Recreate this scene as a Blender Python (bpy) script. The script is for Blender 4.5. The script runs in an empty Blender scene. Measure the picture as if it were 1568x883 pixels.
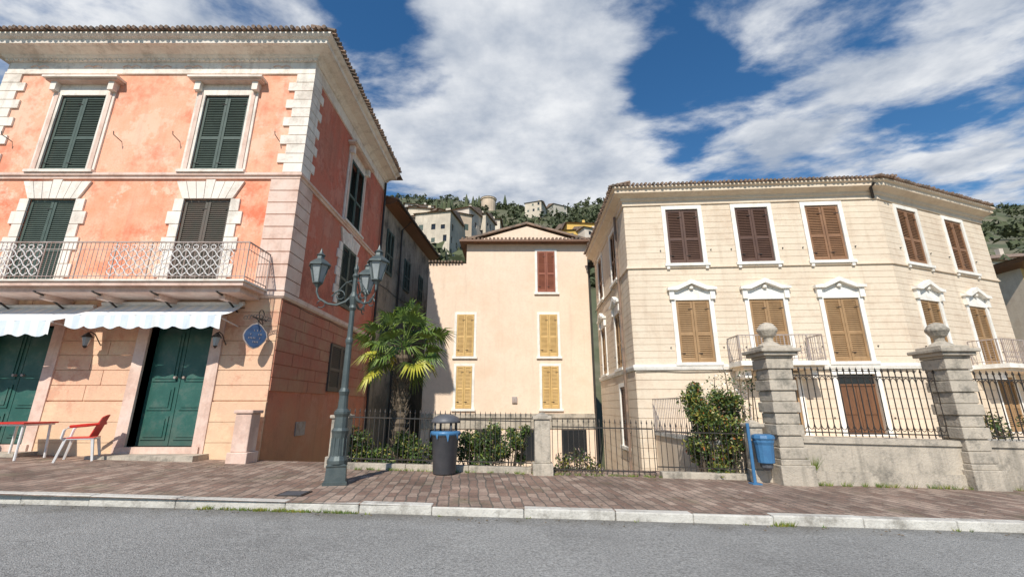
import bpy, math, random
from mathutils import Vector, Matrix, noise
random.seed(7)
D=bpy.data; S=bpy.context.scene
COL=S.collection
# ------------------------------------------------------------------ materials
def mk(name,c1,c2=None,scale=1.5,rough=.88,bump=.15,bscale=30,metal=0,dirt=None,dscale=.6,damt=.5,stretch=(1,1,1),lo=.35,hi=.65,zgrime=None,patch=None,pscale=.5,pamt=.6,streak=None):
    m=D.materials.new(name); m.use_nodes=True; nt=m.node_tree; N=nt.nodes; L=nt.links
    b=N['Principled BSDF']; b.inputs['Roughness'].default_value=rough; b.inputs['Metallic'].default_value=metal
    tc=N.new('ShaderNodeTexCoord'); mp=N.new('ShaderNodeMapping'); mp.inputs['Scale'].default_value=stretch
    L.new(tc.outputs['Object'],mp.inputs[0])
    def nz(s,d=4,r=.65,v=None):
        n=N.new('ShaderNodeTexNoise'); n.inputs['Scale'].default_value=s; n.inputs['Detail'].default_value=d; n.inputs['Roughness'].default_value=r
        L.new(v or mp.outputs[0],n.inputs['Vector']); return n
    def rng(o,a,c,k=1):
        r=N.new('ShaderNodeMapRange'); r.inputs['From Min'].default_value=a; r.inputs['From Max'].default_value=c; r.inputs['To Max'].default_value=k; L.new(o,r.inputs[0]); return r.outputs[0]
    def mix(f,a,c):
        x=N.new('ShaderNodeMix'); x.data_type='RGBA'; L.new(f,x.inputs[0])
        for i,v in ((6,a),(7,c)):
            if isinstance(v,tuple): x.inputs[i].default_value=(*v,1)
            else: L.new(v,x.inputs[i])
        return x.outputs[2]
    c2=c2 or tuple(v*.8 for v in c1)
    out=mix(rng(nz(scale).outputs[0],lo,hi),c1,c2)
    fine=tuple(v*.78 for v in c1)
    if bump: out=mix(rng(nz(scale*14,3,.7).outputs[0],.45,.7,.45),out,fine)
    if patch: out=mix(rng(nz(pscale,6,.74).outputs[0],.53,.575,pamt),out,patch)
    if dirt: out=mix(rng(nz(dscale,6,.75).outputs[0],.5,.64,damt),out,dirt)
    if streak:
        m2=N.new('ShaderNodeMapping'); m2.inputs['Scale'].default_value=(3.5,3.5,.28); L.new(tc.outputs['Object'],m2.inputs[0])
        out=mix(rng(nz(1,4,.7,v=m2.outputs[0]).outputs[0],.52,.72,streak[1]),out,streak[0])
    if zgrime:
        z0,z1,gc=zgrime
        sp=N.new('ShaderNodeSeparateXYZ'); L.new(tc.outputs['Object'],sp.inputs[0])
        nn=nz(1.3,5,.7); a=N.new('ShaderNodeMath'); a.operation='MULTIPLY_ADD'; a.inputs[1].default_value=2.0; L.new(nn.outputs[0],a.inputs[0]); L.new(sp.outputs[2],a.inputs[2])
        out=mix(rng(a.outputs[0],z1+1,z0+1,.75),out,gc)
    L.new(out,b.inputs['Base Color'])
    if bump:
        bp=N.new('ShaderNodeBump'); bp.inputs['Strength'].default_value=bump; bp.inputs['Distance'].default_value=.03
        L.new(nz(bscale,3,.7).outputs[0],bp.inputs['Height']); L.new(bp.outputs[0],b.inputs['Normal'])
    return m
M={}
M['pink']=mk('coral_stucco',(.84,.38,.23),(.84,.47,.32),1.3,dirt=(.70,.22,.12),dscale=.9,damt=.8,patch=(.86,.57,.42),pscale=.8,pamt=.5,streak=((.55,.25,.16),.45),bump=.35)
M['pinkmid']=mk('coral_stucco_worn',(.84,.32,.18),(.84,.45,.30),1.1,dirt=(.70,.17,.08),dscale=.8,damt=.9,patch=(.88,.62,.46),pscale=.7,pamt=.6,streak=((.50,.20,.12),.45),bump=.4)
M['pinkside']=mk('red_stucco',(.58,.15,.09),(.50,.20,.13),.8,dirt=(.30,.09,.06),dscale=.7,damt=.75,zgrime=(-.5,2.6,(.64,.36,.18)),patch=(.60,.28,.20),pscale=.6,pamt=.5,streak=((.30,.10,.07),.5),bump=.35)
M['rustF']=mk('pink_stone_front',(.72,.48,.32),(.70,.38,.25),.9,dirt=(.76,.58,.38),dscale=.9,damt=.8,bump=.35,zgrime=(0,2.2,(.74,.54,.34)),patch=(.56,.25,.16),pscale=.7,pamt=.55,streak=((.42,.26,.18),.35))
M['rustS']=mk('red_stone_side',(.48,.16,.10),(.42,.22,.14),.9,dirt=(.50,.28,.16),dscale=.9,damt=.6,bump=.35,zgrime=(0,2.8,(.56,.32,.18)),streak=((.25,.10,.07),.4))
M['white']=mk('pale_stone_trim',(.84,.78,.69),(.76,.66,.57),1.5,dirt=(.46,.39,.32),dscale=1.6,damt=.6,streak=((.42,.35,.29),.45))
M['lstone']=mk('pinkish_stone_trim',(.74,.58,.49),(.70,.46,.36),1.2,dirt=(.45,.32,.26),dscale=1.2,damt=.55,streak=((.40,.27,.21),.45))
M['greenS']=mk('green_shutter_paint',(.05,.075,.06),(.07,.10,.08),3,rough=.6,bump=.05)
M['bgreenS']=mk('faded_shutter_paint',(.085,.08,.06),(.12,.085,.065),3,rough=.6,bump=.05)
M['teal']=mk('teal_door_paint',(.018,.085,.068),(.03,.12,.095),2,rough=.5,bump=.05,dirt=(.10,.13,.11),dscale=2,damt=.5,zgrime=(0,1.1,(.13,.14,.11)))
M['tile']=mk('roof_tile',(.30,.20,.14),(.18,.13,.10),3,dirt=(.10,.09,.075),dscale=1.5,damt=.8,bump=.3)
M['dark']=mk('dark_glass_and_voids',(.02,.022,.025),None,1,rough=.2,bump=0)  # panes, and near-black colour painted in for the shade of voids
M['iron']=mk('dark_iron',(.035,.035,.035),(.06,.045,.035),6,rough=.6,bump=0,metal=.3)
M['railw']=mk('pale_iron',(.42,.36,.33),(.30,.22,.18),6,rough=.6,bump=0)
M['lampm']=mk('lamp_metal',(.075,.095,.095),(.11,.13,.125),5,rough=.5,bump=.1,metal=.4)
M['glass']=mk('lantern_glass',(.35,.38,.38),(.25,.27,.28),3,rough=.15,bump=0)
M['cream']=mk('cream_stucco',(.75,.63,.485),(.70,.57,.43),.8,dirt=(.56,.42,.30),dscale=1.1,damt=.5,bump=.25,streak=((.50,.39,.28),.4))
M['creamW']=mk('white_trim',(.88,.85,.79),(.80,.76,.68),2,dirt=(.55,.49,.42),dscale=2.2,damt=.4,streak=((.48,.42,.35),.35))
M['creamC']=mk('pale_peach_stucco',(.83,.65,.50),(.78,.60,.45),.7,dirt=(.72,.52,.37),dscale=.5,damt=.6,bump=.15,streak=((.58,.44,.33),.35))
M['brownS']=mk('dark_brown_shutter',(.085,.04,.026),(.11,.055,.035),3,rough=.55,bump=.05)
M['midS']=mk('brown_shutter',(.29,.15,.075),(.22,.11,.055),3,rough=.6,bump=.05,streak=((.14,.07,.04),.6))
M['tanS']=mk('tan_shutter',(.38,.23,.11),(.31,.18,.08),3,rough=.6,bump=.05,streak=((.20,.12,.06),.5))
M['yelS']=mk('yellow_shutter',(.64,.42,.16),(.55,.35,.12),3,rough=.6,bump=.05,streak=((.34,.2,.08),.5))
M['redS']=mk('redbrown_shutter',(.28,.085,.04),(.22,.06,.03),3,rough=.6,bump=.05)
M['wood']=mk('door_wood',(.20,.09,.04),(.13,.06,.03),4,rough=.5,bump=.1,stretch=(8,8,1))
M['weath']=mk('weathered_plaster',(.40,.34,.26),(.24,.20,.155),.9,dirt=(.08,.07,.055),dscale=.7,damt=.85,bump=.4,zgrime=(-1,4,(.12,.11,.08)),streak=((.07,.06,.05),.8))
M['stone']=mk('garden_stone',(.52,.45,.36),(.39,.34,.275),2.2,dirt=(.13,.12,.10),dscale=2.0,damt=.7,bump=.6,bscale=18,streak=((.15,.135,.11),.6))
M['kerb']=mk('kerb_stone',(.62,.59,.53),(.48,.45,.40),2.5,dirt=(.20,.18,.15),dscale=1.6,damt=.75,bump=.5,bscale=22)
M['path']=mk('alley_stone',(.46,.42,.35),(.34,.31,.26),1.2,dirt=(.15,.16,.09),dscale=1.0,damt=.6,bump=.4)
def asphalt():
    m=mk('asphalt',(.245,.24,.228),(.30,.294,.278),.3,rough=.92,bump=0,dirt=(.185,.18,.17),dscale=.45,damt=.6); N=m.node_tree.nodes; L=m.node_tree.links; b=N['Principled BSDF']
    src=b.inputs['Base Color'].links[0].from_socket; tc=N.new('ShaderNodeTexCoord')
    v=N.new('ShaderNodeTexVoronoi'); v.inputs['Scale'].default_value=70; L.new(tc.outputs['Object'],v.inputs['Vector'])
    n=N.new('ShaderNodeTexNoise'); n.inputs['Scale'].default_value=34; n.inputs['Detail'].default_value=4; n.inputs['Roughness'].default_value=.85; L.new(tc.outputs['Object'],n.inputs['Vector'])
    r=N.new('ShaderNodeMapRange'); r.inputs[1].default_value=.32; r.inputs[2].default_value=.68; r.inputs[3].default_value=.4; r.inputs[4].default_value=1.6; L.new(n.outputs[0],r.inputs[0])
    sp=N.new('ShaderNodeSeparateXYZ'); L.new(tc.outputs['Object'],sp.inputs[0])
    n3=N.new('ShaderNodeTexNoise'); n3.inputs['Scale'].default_value=2.5; n3.inputs['Detail'].default_value=5; L.new(tc.outputs['Object'],n3.inputs['Vector'])
    ma=N.new('ShaderNodeMath'); ma.operation='MULTIPLY_ADD'; ma.inputs[1].default_value=.9; L.new(n3.outputs[0],ma.inputs[0]); L.new(sp.outputs[1],ma.inputs[2])
    g=N.new('ShaderNodeMapRange'); g.inputs[1].default_value=7.05; g.inputs[2].default_value=7.6; g.inputs[4].default_value=.7; L.new(ma.outputs[0],g.inputs[0])
    x=N.new('ShaderNodeMix'); x.data_type='RGBA'; L.new(g.outputs[0],x.inputs[0]); L.new(src,x.inputs[6]); x.inputs[7].default_value=(.13,.115,.09,1)
    s=N.new('ShaderNodeVectorMath'); s.operation='SCALE'; L.new(x.outputs[2],s.inputs[0]); L.new(r.outputs[0],s.inputs['Scale']); L.new(s.outputs[0],b.inputs['Base Color'])
    bp=N.new('ShaderNodeBump'); bp.inputs['Strength'].default_value=.8; bp.inputs['Distance'].default_value=.012; L.new(v.outputs['Distance'],bp.inputs['Height']); L.new(bp.outputs[0],b.inputs['Normal'])
    return m
M['asph']=asphalt()
M['awW']=mk('awning_white',(.84,.84,.82),(.76,.77,.76),3,rough=.8,bump=.05,streak=((.55,.55,.52),.3))
M['awB']=mk('awning_pale_blue',(.70,.76,.81),(.64,.71,.77),3,rough=.8,bump=.05,streak=((.5,.53,.55),.3))
M['binG']=mk('grey_plastic',(.08,.085,.095),(.11,.11,.12),4,rough=.5,bump=.08)
M['blue']=mk('blue_plastic',(.06,.19,.36),(.05,.15,.30),4,rough=.4,bump=.2,bscale=12)
M['red']=mk('red_plastic',(.65,.03,.02),(.55,.03,.02),4,rough=.35,bump=0)
M['whitep']=mk('white_plastic',(.78,.75,.72),None,4,rough=.4,bump=0)
M['signb']=mk('sign_blue',(.035,.06,.13),(.05,.09,.18),8,rough=.4,bump=0)
M['trunk']=mk('palm_trunk',(.17,.125,.085),(.09,.07,.045),10,bump=.8,bscale=25)
def leafm(name,c1,c2,sc=3): return mk(name,c1,c2,sc,rough=.5,bump=0,lo=.4,hi=.6)
M['palm']=leafm('palm_leaf',(.16,.22,.035),(.08,.14,.028))
M['palmY']=leafm('palm_leaf_yellow',(.46,.41,.045),(.27,.29,.04))
M['leaf']=leafm('shrub_leaf',(.07,.12,.03),(.035,.065,.02))
M['leafY']=leafm('autumn_leaf',(.28,.24,.04),(.14,.16,.035))
M['leafR']=leafm('red_leaf',(.42,.12,.03),(.28,.09,.02))
M['leafD']=leafm('dry_leaf',(.20,.13,.06),(.14,.10,.05))
M['hill']=mk('hillside',(.07,.085,.038),(.10,.10,.055),.05,bump=1,bscale=.5,dirt=(.20,.17,.12),dscale=.035,damt=.6)
M['hleaf']=mk('hill_foliage',(.05,.07,.032),(.10,.11,.05),.08,bump=0)  # distance haze is put into this lighter leaf colour
def paving():
    m=D.materials.new('porphyry_paving'); m.use_nodes=True; N=m.node_tree.nodes; L=m.node_tree.links; b=N['Principled BSDF']; b.inputs['Roughness'].default_value=.75
    tc=N.new('ShaderNodeTexCoord'); mp=N.new('ShaderNodeMapping'); mp.inputs['Rotation'].default_value=(0,0,math.radians(84)); L.new(tc.outputs['Object'],mp.inputs[0])
    wn=N.new('ShaderNodeTexNoise'); wn.inputs['Scale'].default_value=2.2; wn.inputs['Detail'].default_value=4
    L.new(mp.outputs[0],wn.inputs['Vector'])
    ad=N.new('ShaderNodeVectorMath'); ad.operation='MULTIPLY_ADD'; ad.inputs[1].default_value=(.12,.12,0); L.new(wn.outputs['Color'],ad.inputs[0]); L.new(mp.outputs[0],ad.inputs[2])
    br=N.new('ShaderNodeTexBrick'); L.new(ad.outputs[0],br.inputs['Vector'])
    br.inputs['Color1'].default_value=(.22,.14,.105,1); br.inputs['Color2'].default_value=(.40,.30,.235,1); br.inputs['Mortar'].default_value=(.13,.11,.09,1)
    br.inputs['Scale'].default_value=1; br.inputs['Brick Width'].default_value=.34; br.inputs['Row Height'].default_value=.17; br.inputs['Mortar Size'].default_value=.012; br.inputs['Bias'].default_value=-.15
    br.offset=.37
    def nzr(s,a,c,lo,hi,d=6):
        nz=N.new('ShaderNodeTexNoise'); nz.inputs['Scale'].default_value=s; nz.inputs['Detail'].default_value=d; nz.inputs['Roughness'].default_value=.7; L.new(tc.outputs['Object'],nz.inputs['Vector'])
        r=N.new('ShaderNodeMapRange'); r.inputs[1].default_value=a; r.inputs[2].default_value=c; r.inputs[3].default_value=lo; r.inputs[4].default_value=hi; L.new(nz.outputs[0],r.inputs[0]); return r.outputs[0]
    k=N.new('ShaderNodeMath'); k.operation='MULTIPLY'; L.new(nzr(.8,.35,.7,.6,1.3),k.inputs[0]); L.new(nzr(25,.3,.7,.7,1.3,4),k.inputs[1])
    mx=N.new('ShaderNodeVectorMath'); mx.operation='SCALE'; L.new(br.outputs['Color'],mx.inputs[0]); L.new(k.outputs[0],mx.inputs['Scale'])
    x=N.new('ShaderNodeMix'); x.data_type='RGBA'; L.new(nzr(.9,.56,.7,0,.5),x.inputs[0]); L.new(mx.outputs[0],x.inputs[6]); x.inputs[7].default_value=(.13,.13,.065,1); L.new(x.outputs[2],b.inputs['Base Color'])
    bp=N.new('ShaderNodeBump'); bp.inputs['Strength'].default_value=.6; bp.inputs['Distance'].default_value=.02; bp.invert=True; L.new(br.outputs['Fac'],bp.inputs['Height']); L.new(bp.outputs[0],b.inputs['Normal'])
    return m
M['pave']=paving()
# ------------------------------------------------------------------ builders
class F:
    def __init__(s,a,b):
        s.o=Vector(a); e=Vector(b); s.L=(e-s.o).length; s.d=(e-s.o)/s.L; s.n=Vector((s.d.y,-s.d.x))
    def pt(s,t,n,z):
        p=s.o+s.d*t+s.n*n; return (p.x,p.y,z)
W=F((0,0),(1,0))
class Thing:
    def __init__(s,name):
        s.root=D.objects.new(name,None); COL.objects.link(s.root); s.p={}
    def g(s,part,mat):
        if part not in s.p: s.p[part]=([],[],mat)
        return s.p[part]
    def poly(s,part,mat,pts,faces):
        v,f,_=s.g(part,mat); k=len(v); v.extend(pts); f.extend([tuple(i+k for i in q) for q in faces])
    def quad(s,part,mat,a,b,c,d): s.poly(part,mat,[a,b,c,d],[(0,1,2,3)])
    def box(s,part,mat,fr,s0,s1,n0,n1,z0,z1):
        P=[fr.pt(a,b,c) for c in (z0,z1) for a,b in ((s0,n0),(s1,n0),(s1,n1),(s0,n1))]
        s.poly(part,mat,P,[(0,3,2,1),(4,5,6,7),(0,1,5,4),(1,2,6,5),(2,3,7,6),(3,0,4,7)])
    def wbox(s,part,mat,x0,x1,y0,y1,z0,z1): s.box(part,mat,W,x0,x1,-y1,-y0,z0,z1)
    def tube(s,part,mat,pts,r,n=6,cap=True):
        pts=[Vector(p) for p in pts]; rr=r if isinstance(r,(list,tuple)) else [r]*len(pts)
        V=[];Fc=[]
        for i,p in enumerate(pts):
            t=(pts[min(i+1,len(pts)-1)]-pts[max(i-1,0)]); 
            if t.length<1e-6: t=Vector((0,0,1))
            t.normalize(); u=t.cross(Vector((0,0,1)) if abs(t.z)<.9 else Vector((1,0,0))).normalized(); w=t.cross(u)
            for k in range(n):
                a=2*math.pi*(k+.5)/n; V.append(tuple(p+(u*math.cos(a)+w*math.sin(a))*rr[i]))
        for i in range(len(pts)-1):
            for k in range(n): Fc.append((i*n+k,i*n+(k+1)%n,(i+1)*n+(k+1)%n,(i+1)*n+k))
        if cap: Fc.append(tuple(range(n))[::-1]); Fc.append(tuple((len(pts)-1)*n+k for k in range(n)))
        s.poly(part,mat,V,Fc)
    def lathe(s,part,mat,x,y,prof,n=16,rot=0):
        V=[];Fc=[]
        for r,z in prof:
            for k in range(n):
                a=2*math.pi*(k)/n+rot; V.append((x+r*math.cos(a),y+r*math.sin(a),z))
        m=len(prof)
        for i in range(m-1):
            for k in range(n): Fc.append((i*n+k,i*n+(k+1)%n,(i+1)*n+(k+1)%n,(i+1)*n+k))
        Fc.append(tuple(range(n))[::-1]); Fc.append(tuple((m-1)*n+k for k in range(n)))
        s.poly(part,mat,V,Fc)
    def sweep(s,part,mat,path,prof):
        P=[Vector(p) for p in path]; m=len(P); ns=[]
        for i in range(m-1):
            d=(P[i+1]-P[i]).normalized(); ns.append(Vector((d.y,-d.x)))
        off=[]
        for i in range(m):
            if i==0: off.append(ns[0])
            elif i==m-1: off.append(ns[-1])
            else:
                b=(ns[i-1]+ns[i]).normalized(); off.append(b/b.dot(ns[i]))
        V=[];k=len(prof)
        for i in range(m):
            for n,z in prof: q=P[i]+off[i]*n; V.append((q.x,q.y,z))
        Fc=[]
        for i in range(m-1):
            for j in range(k-1): Fc.append((i*k+j,(i+1)*k+j,(i+1)*k+j+1,i*k+j+1))
        Fc.append(tuple(range(k))); Fc.append(tuple((m-1)*k+j for j in range(k))[::-1])
        s.poly(part,mat,V,Fc)
    def wall(s,part,mat,fr,z0,z1,ops,rev=.2,L=None,back='dark'):
        L=L or fr.L
        ss=sorted({0,L,*[o[0] for o in ops],*[o[1] for o in ops]}); zs=sorted({z0,z1,*[o[2] for o in ops],*[o[3] for o in ops]})
        for i in range(len(ss)-1):
            for j in range(len(zs)-1):
                a=(ss[i]+ss[i+1])/2; b=(zs[j]+zs[j+1])/2
                if any(o[0]<a<o[1] and o[2]<b<o[3] for o in ops): continue
                s.quad(part,mat,fr.pt(ss[i],0,zs[j]),fr.pt(ss[i+1],0,zs[j]),fr.pt(ss[i+1],0,zs[j+1]),fr.pt(ss[i],0,zs[j+1]))
        for a,b,c,d in ops:
            for p,q in (((a,c),(b,c)),((b,c),(b,d)),((b,d),(a,d)),((a,d),(a,c))):
                s.quad(part,mat,fr.pt(p[0],0,p[1]),fr.pt(q[0],0,q[1]),fr.pt(q[0],-rev,q[1]),fr.pt(p[0],-rev,p[1]))
            s.quad('window_recess',M[back],fr.pt(a,-rev,c),fr.pt(b,-rev,c),fr.pt(b,-rev,d),fr.pt(a,-rev,d))
    def courses(s,part,mat,fr,z0,z1,h,ops,proud=.03,gap=.02,bl=None,a0=0,a1=None):
        a1=a1 or fr.L; nC=max(1,round((z1-z0)/h)); h=(z1-z0)/nC
        for c in range(nC):
            za=z0+c*h; zb=za+h-gap; iv=[(a0,a1)]
            for o in ops:
                if o[2]<zb-.06 and o[3]>za+.06:
                    nv=[]
                    for (p,q) in iv:
                        if o[1]<=p or o[0]>=q: nv.append((p,q)); continue
                        if o[0]>p: nv.append((p,o[0]))
                        if o[1]<q: nv.append((o[1],q))
                    iv=nv
            for p,q in iv:
                if q-p<.03: continue
                if bl:
                    k=max(1,round((q-p)/bl)); cuts=[p]+[p+(q-p)*(i+(.25 if c%2 else -.15)+random.uniform(-.08,.08))/k for i in range(1,k)]+[q]
                    for i in range(k): s.box(part,mat,fr,cuts[i]+gap/2*(i>0),cuts[i+1]-gap/2*(i<k-1),-.05,proud+random.uniform(-.004,.004),za,zb)
                else: s.box(part,mat,fr,p,q,-.05,proud,za,zb)
    def shutter(s,part,mat,fr,s0,s1,z0,z1,n=-.06,open_=0):
        mid=(s0+s1)/2; st=.075
        for a,b in ((s0+.01,mid-.006),(mid+.006,s1-.01)):
            j=random.uniform(-.008,.008); nn=n+j
            s.box(part,mat,fr,a,a+st,nn-.02,nn+.035,z0,z1); s.box(part,mat,fr,b-st,b,nn-.02,nn+.035,z0,z1)
            zm=z0+(z1-z0)*.42
            for c,e in ((z0+.001,z0+.14),(zm,zm+.1),(z1-.1,z1-.001)): s.box(part,mat,fr,a+st,b-st,nn-.02,nn+.03,c,e)
            for c,e in ((z0+.14,zm),(zm+.1,z1-.1)):
                k=int((e-c)/.062); h=(e-c)/k
                for i in range(k):
                    z=c+i*h
                    s.quad(part,mat,fr.pt(a+st,nn+.025,z),fr.pt(b-st,nn+.025,z),fr.pt(b-st,nn-.02,z+h*1.15),fr.pt(a+st,nn-.02,z+h*1.15))
            s.tube(part+'_hinges',M['iron'],[fr.pt(a+.02,nn+.04,z0+.3),fr.pt(a+.16,nn+.042,z0+.3)],.012,4); s.tube(part+'_hinges',M['iron'],[fr.pt(b-.16,nn+.042,z1-.3),fr.pt(b-.02,nn+.04,z1-.3)],.012,4)
    def tiles(s,part,mat,path,z,nout,pitch=.21,r=.085,slope=.25,ln=.7):
        for i in range(len(path)-1):
            fr=F(path[i],path[i+1])
            e0=nout if i>0 else 0; e1=nout if i<len(path)-2 else 0
            k=int((fr.L+e0+e1)/pitch)
            for j in range(k):
                t=-e0+(j+.5)*pitch; o=random.uniform(-.03,.03)
                s.tube(part,mat,[fr.pt(t,nout+.06+o,z+random.uniform(-.01,.01)),fr.pt(t,nout-ln,z+ln*slope)],r,6)
    def done(s,bevel=0):
        for part,(v,f,mat) in s.p.items():
            me=D.meshes.new(part); me.from_pydata(v,[],f); me.materials.append(mat); me.update()
            ob=D.objects.new(part,me); COL.objects.link(ob); ob.parent=s.root
            if bevel:
                b=ob.modifiers.new('b','BEVEL'); b.width=bevel; b.segments=2
        return s.root
def smooth(root):
    for o in root.children:
        for p in o.data.polygons: p.use_smooth=True
gz=lambda x:-.024*max(-60,min(60,x))
pz=lambda x:gz(x)+.12
# ------------------------------------------------------------------ terrain
HT=[(24,-1.2),(32,.5),(40,6),(60,17),(80,28),(110,42),(150,62),(200,90),(280,136),(310,152),(345,155),(500,90),(900,40),(1500,20)]
def hill(y):
    for (a,b),(c,d) in zip(HT,HT[1:]):
        if a<=y<=c: return b+(d-b)*(y-a)/(c-a)
    return HT[-1][1]
def th(x,y):
    b=gz(x)
    if y<11.25: return b-.05
    if y<12.6: return b-.05-1.1*min(1,max(0,(y-11.25)/1.3))
    if y<24: return b-1.15
    h=hill(y); w=min(1,(y-24)/60)
    h+=w*(9*noise.noise(Vector((x*.012,y*.012,1)))+4*noise.noise(Vector((x*.04,y*.04,3)))) 
    h+=w*max(0,(y-150)/130 if y<280 else 1)*(10*noise.noise(Vector((x*.02+3.1,.5,2))))
    return h
xs=[-1500,-900,-600]+list(range(-440,441,8))+[600,900,1500]; xs=sorted(set(xs+[-60,-30,-20,-16,-12,-9,-6,-4,-2,0,2,4,6,9,12,15,20,30,60]))
ys=[-1200,-500,-200,-60,-20,0,7,11.25,11.6,12,12.3,12.6,14,17,20,24]+list(range(28,400,7))+[430,500,600,900,1500]
V=[(x,y,th(x,y)) for y in ys for x in xs]; nx=len(xs)
Fc=[(j*nx+i,j*nx+i+1,(j+1)*nx+i+1,(j+1)*nx+i) for j in range(len(ys)-1) for i in range(nx-1)]
me=D.meshes.new('ground'); me.from_pydata(V,[],Fc); me.materials.append(M['hill']); me.update()
for p in me.polygons: p.use_smooth=True
COL.objects.link(D.objects.new('ground',me))
def sheet(name,mat,x0,x1,y0,y1,off,step=4):
    n=max(1,int((x1-x0)/step)); X=[x0+i*(x1-x0)/n for i in range(n+1)]
    v=[];f=[]
    for x in X: v+= [(x,y0,gz(x)+off),(x,y1,gz(x)+off)]
    for i in range(len(X)-1): f.append((2*i,2*i+2,2*i+3,2*i+1))
    me=D.meshes.new(name); me.from_pydata(v,[],f); me.materials.append(mat); o=D.objects.new(name,me); COL.objects.link(o); return o
sheet('road',M['asph'],-120,120,-3.5,7.12,0)
sheet('pavement',M['pave'],-120,120,7.12,11.72,.12)
sheet('alley_path',M['path'],.8,4.1,12.4,23,-1.1,1.5)
K=Thing('kerb'); x=-60
while x<60:
    l=random.uniform(1.0,1.7); dy=random.uniform(-.01,.01); dz=random.uniform(-.008,.008); x1=x+l-random.uniform(.003,.008)
    if not(8.05<x<9.0):
        a=gz(x); b=gz(x1); ky=lambda q:7.1-.012*q; t2=random.uniform(-.006,.006)
        P=[]
        for (h) in (-.06,.125+dz):
            P+=[(x,ky(x)+dy,a+h),(x1,ky(x1)+dy+t2,b+h+t2*.5),(x1,ky(x1)+.20,b+h),(x,ky(x)+.20,a+h)]
        K.poly('kerb_blocks',M['kerb'],P,[(0,3,2,1),(4,5,6,7),(0,1,5,4),(1,2,6,5),(2,3,7,6),(3,0,4,7)])
    x+=l
K.done(.018)
dr=Thing('storm_drain'); dr.wbox('inlet_void',M['dark'],7.9,9.7,7.1,7.25,gz(8.7)-.04,gz(8.7)+.07); dr.wbox('inlet_lid',M['kerb'],7.85,9.9,6.99,7.25,gz(8.7)+.07,gz(8.7)+.13); dr.wbox('inlet_cheek',M['kerb'],7.85,8.5,7.0,7.09,gz(8.7)-.04,gz(8.7)+.07); dr.wbox('inlet_cheek',M['kerb'],8.85,9.9,7.0,7.09,gz(8.7)-.04,gz(8.7)+.07); dr.done(.01)  # inlet void is a solid near-black block, its shade painted as colour
# ------------------------------------------------------------------ foliage
def leaves(T,part,mat,n,fn,size):
    for _ in range(n):
        p,nrm=fn(); s=size*random.uniform(.6,1.4)
        a=Vector((random.gauss(0,1),random.gauss(0,1),random.gauss(0,1))).normalized(); b=a.cross(Vector((random.gauss(0,1),random.gauss(0,1),random.gauss(0,1)))).normalized()
        p=Vector(p); T.quad(part,mat,tuple(p-a*s),tuple(p-b*s*.45),tuple(p+a*s),tuple(p+b*s*.45))
def clumps(cs):
    def fn():
        c=random.choice(cs); d=Vector((random.gauss(0,1),random.gauss(0,1),random.gauss(0,1))).normalized()*c[3]*random.uniform(.35,1.15)
        return (c[0]+d.x,c[1]+d.y,c[2]+d.z),d
    return fn
# ------------------------------------------------------------------ coral building
B=Thing('coral_palazzo')
FX0,FX1,FY=-16.4,-6.43,11.7
fr=F((FX0,FY),(FX1,FY)); sd=F((FX1,FY),(FX1,19.7)); bk=F((FX1,19.7),(FX0,19.7)); ls=F((FX0,19.7),(FX0,FY))
up=[(2.03,3.45,8.47,11.17),(6.62,8.02,8.47,11.17)]
mdw=[(2.05,3.45,4.7,7.55),(6.65,8.05,4.7,7.55)]
dr_=[(2.1,3.9,.66,3.72),(6.53,8.25,.6,3.72)]
B.wall('front_wall',M['pink'],fr,8.3,12.6,up,.22); B.wall('front_wall_middle',M['pinkmid'],fr,4.6,8.3,mdw,.22)
B.wall('ground_floor_wall',M['rustF'],fr,-1.5,4.6,dr_,.45)
sup=[(3.6,5.0,8.47,11.17),(3.6,5.0,5.2,7.55)]; sg=[(3.5,5.4,2.1,3.75)]
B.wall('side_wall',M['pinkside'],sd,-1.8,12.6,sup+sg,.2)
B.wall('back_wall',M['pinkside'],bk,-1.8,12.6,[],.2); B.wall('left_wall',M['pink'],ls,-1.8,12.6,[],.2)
for o in up: B.shutter('shutters',M['greenS'],fr,*o)
B.shutter('shutters',M['greenS'],fr,*mdw[0]); B.shutter('faded_shutters',M['bgreenS'],fr,*mdw[1])
for o in sup: B.shutter('shutters',M['greenS'],sd,*o,n=.02)
B.shutter('shutters_ground',M['bgreenS'],sd,3.5,5.4,2.1,3.75,n=.05)
path=[(FX0,19.7),(FX0,FY),(FX1,FY),(FX1,19.7)]
B.sweep('cornice',M['white'],path,[(0,12.44),(.07,12.45),(.1,12.52),(.16,12.56),(.2,12.62),(.42,12.68),(.46,12.7),(.56,12.7),(.58,12.82),(.66,12.86),(.72,12.92),(.72,12.98),(-.3,13.1)])
B.sweep('frieze',M['white'],path,[(0,11.98),(.05,11.99),(.05,12.06),(.03,12.07),(.03,12.44)])
for k in range(64): B.box('dentils',M['white'],fr,-.1+k*.16,-.02+k*.16,.03,.12,12.45,12.52)
for cx in (1.0,2.74,4.0,5.0,6.0,7.3,8.9):
    for q in (-.28,.28): B.tube('frieze_ornament',M['lstone'],[fr.pt(cx+q*t,.04,12.25+.06*math.sin(t*3.1)) for t in (0,.25,.5,.75,1)],.022,5)
B.tiles('roof_tiles',M['tile'],path,13.03,.78,r=.065,pitch=.17)
B.poly('roof',M['tile'],[(FX0-.7,FY-.7,13.05),(FX1+.7,FY-.7,13.05),(FX1+.7,20.4,13.05),(FX0-.7,20.4,13.05),(FX0+4,15.7,14.3),(FX1-4,15.7,14.3)],[(0,1,5,4),(1,2,5),(2,3,4,5),(3,0,4)])
belt=[(0,8.2),(.06,8.2),(.06,8.28),(.11,8.3),(.11,8.38),(0,8.42)]
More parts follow.
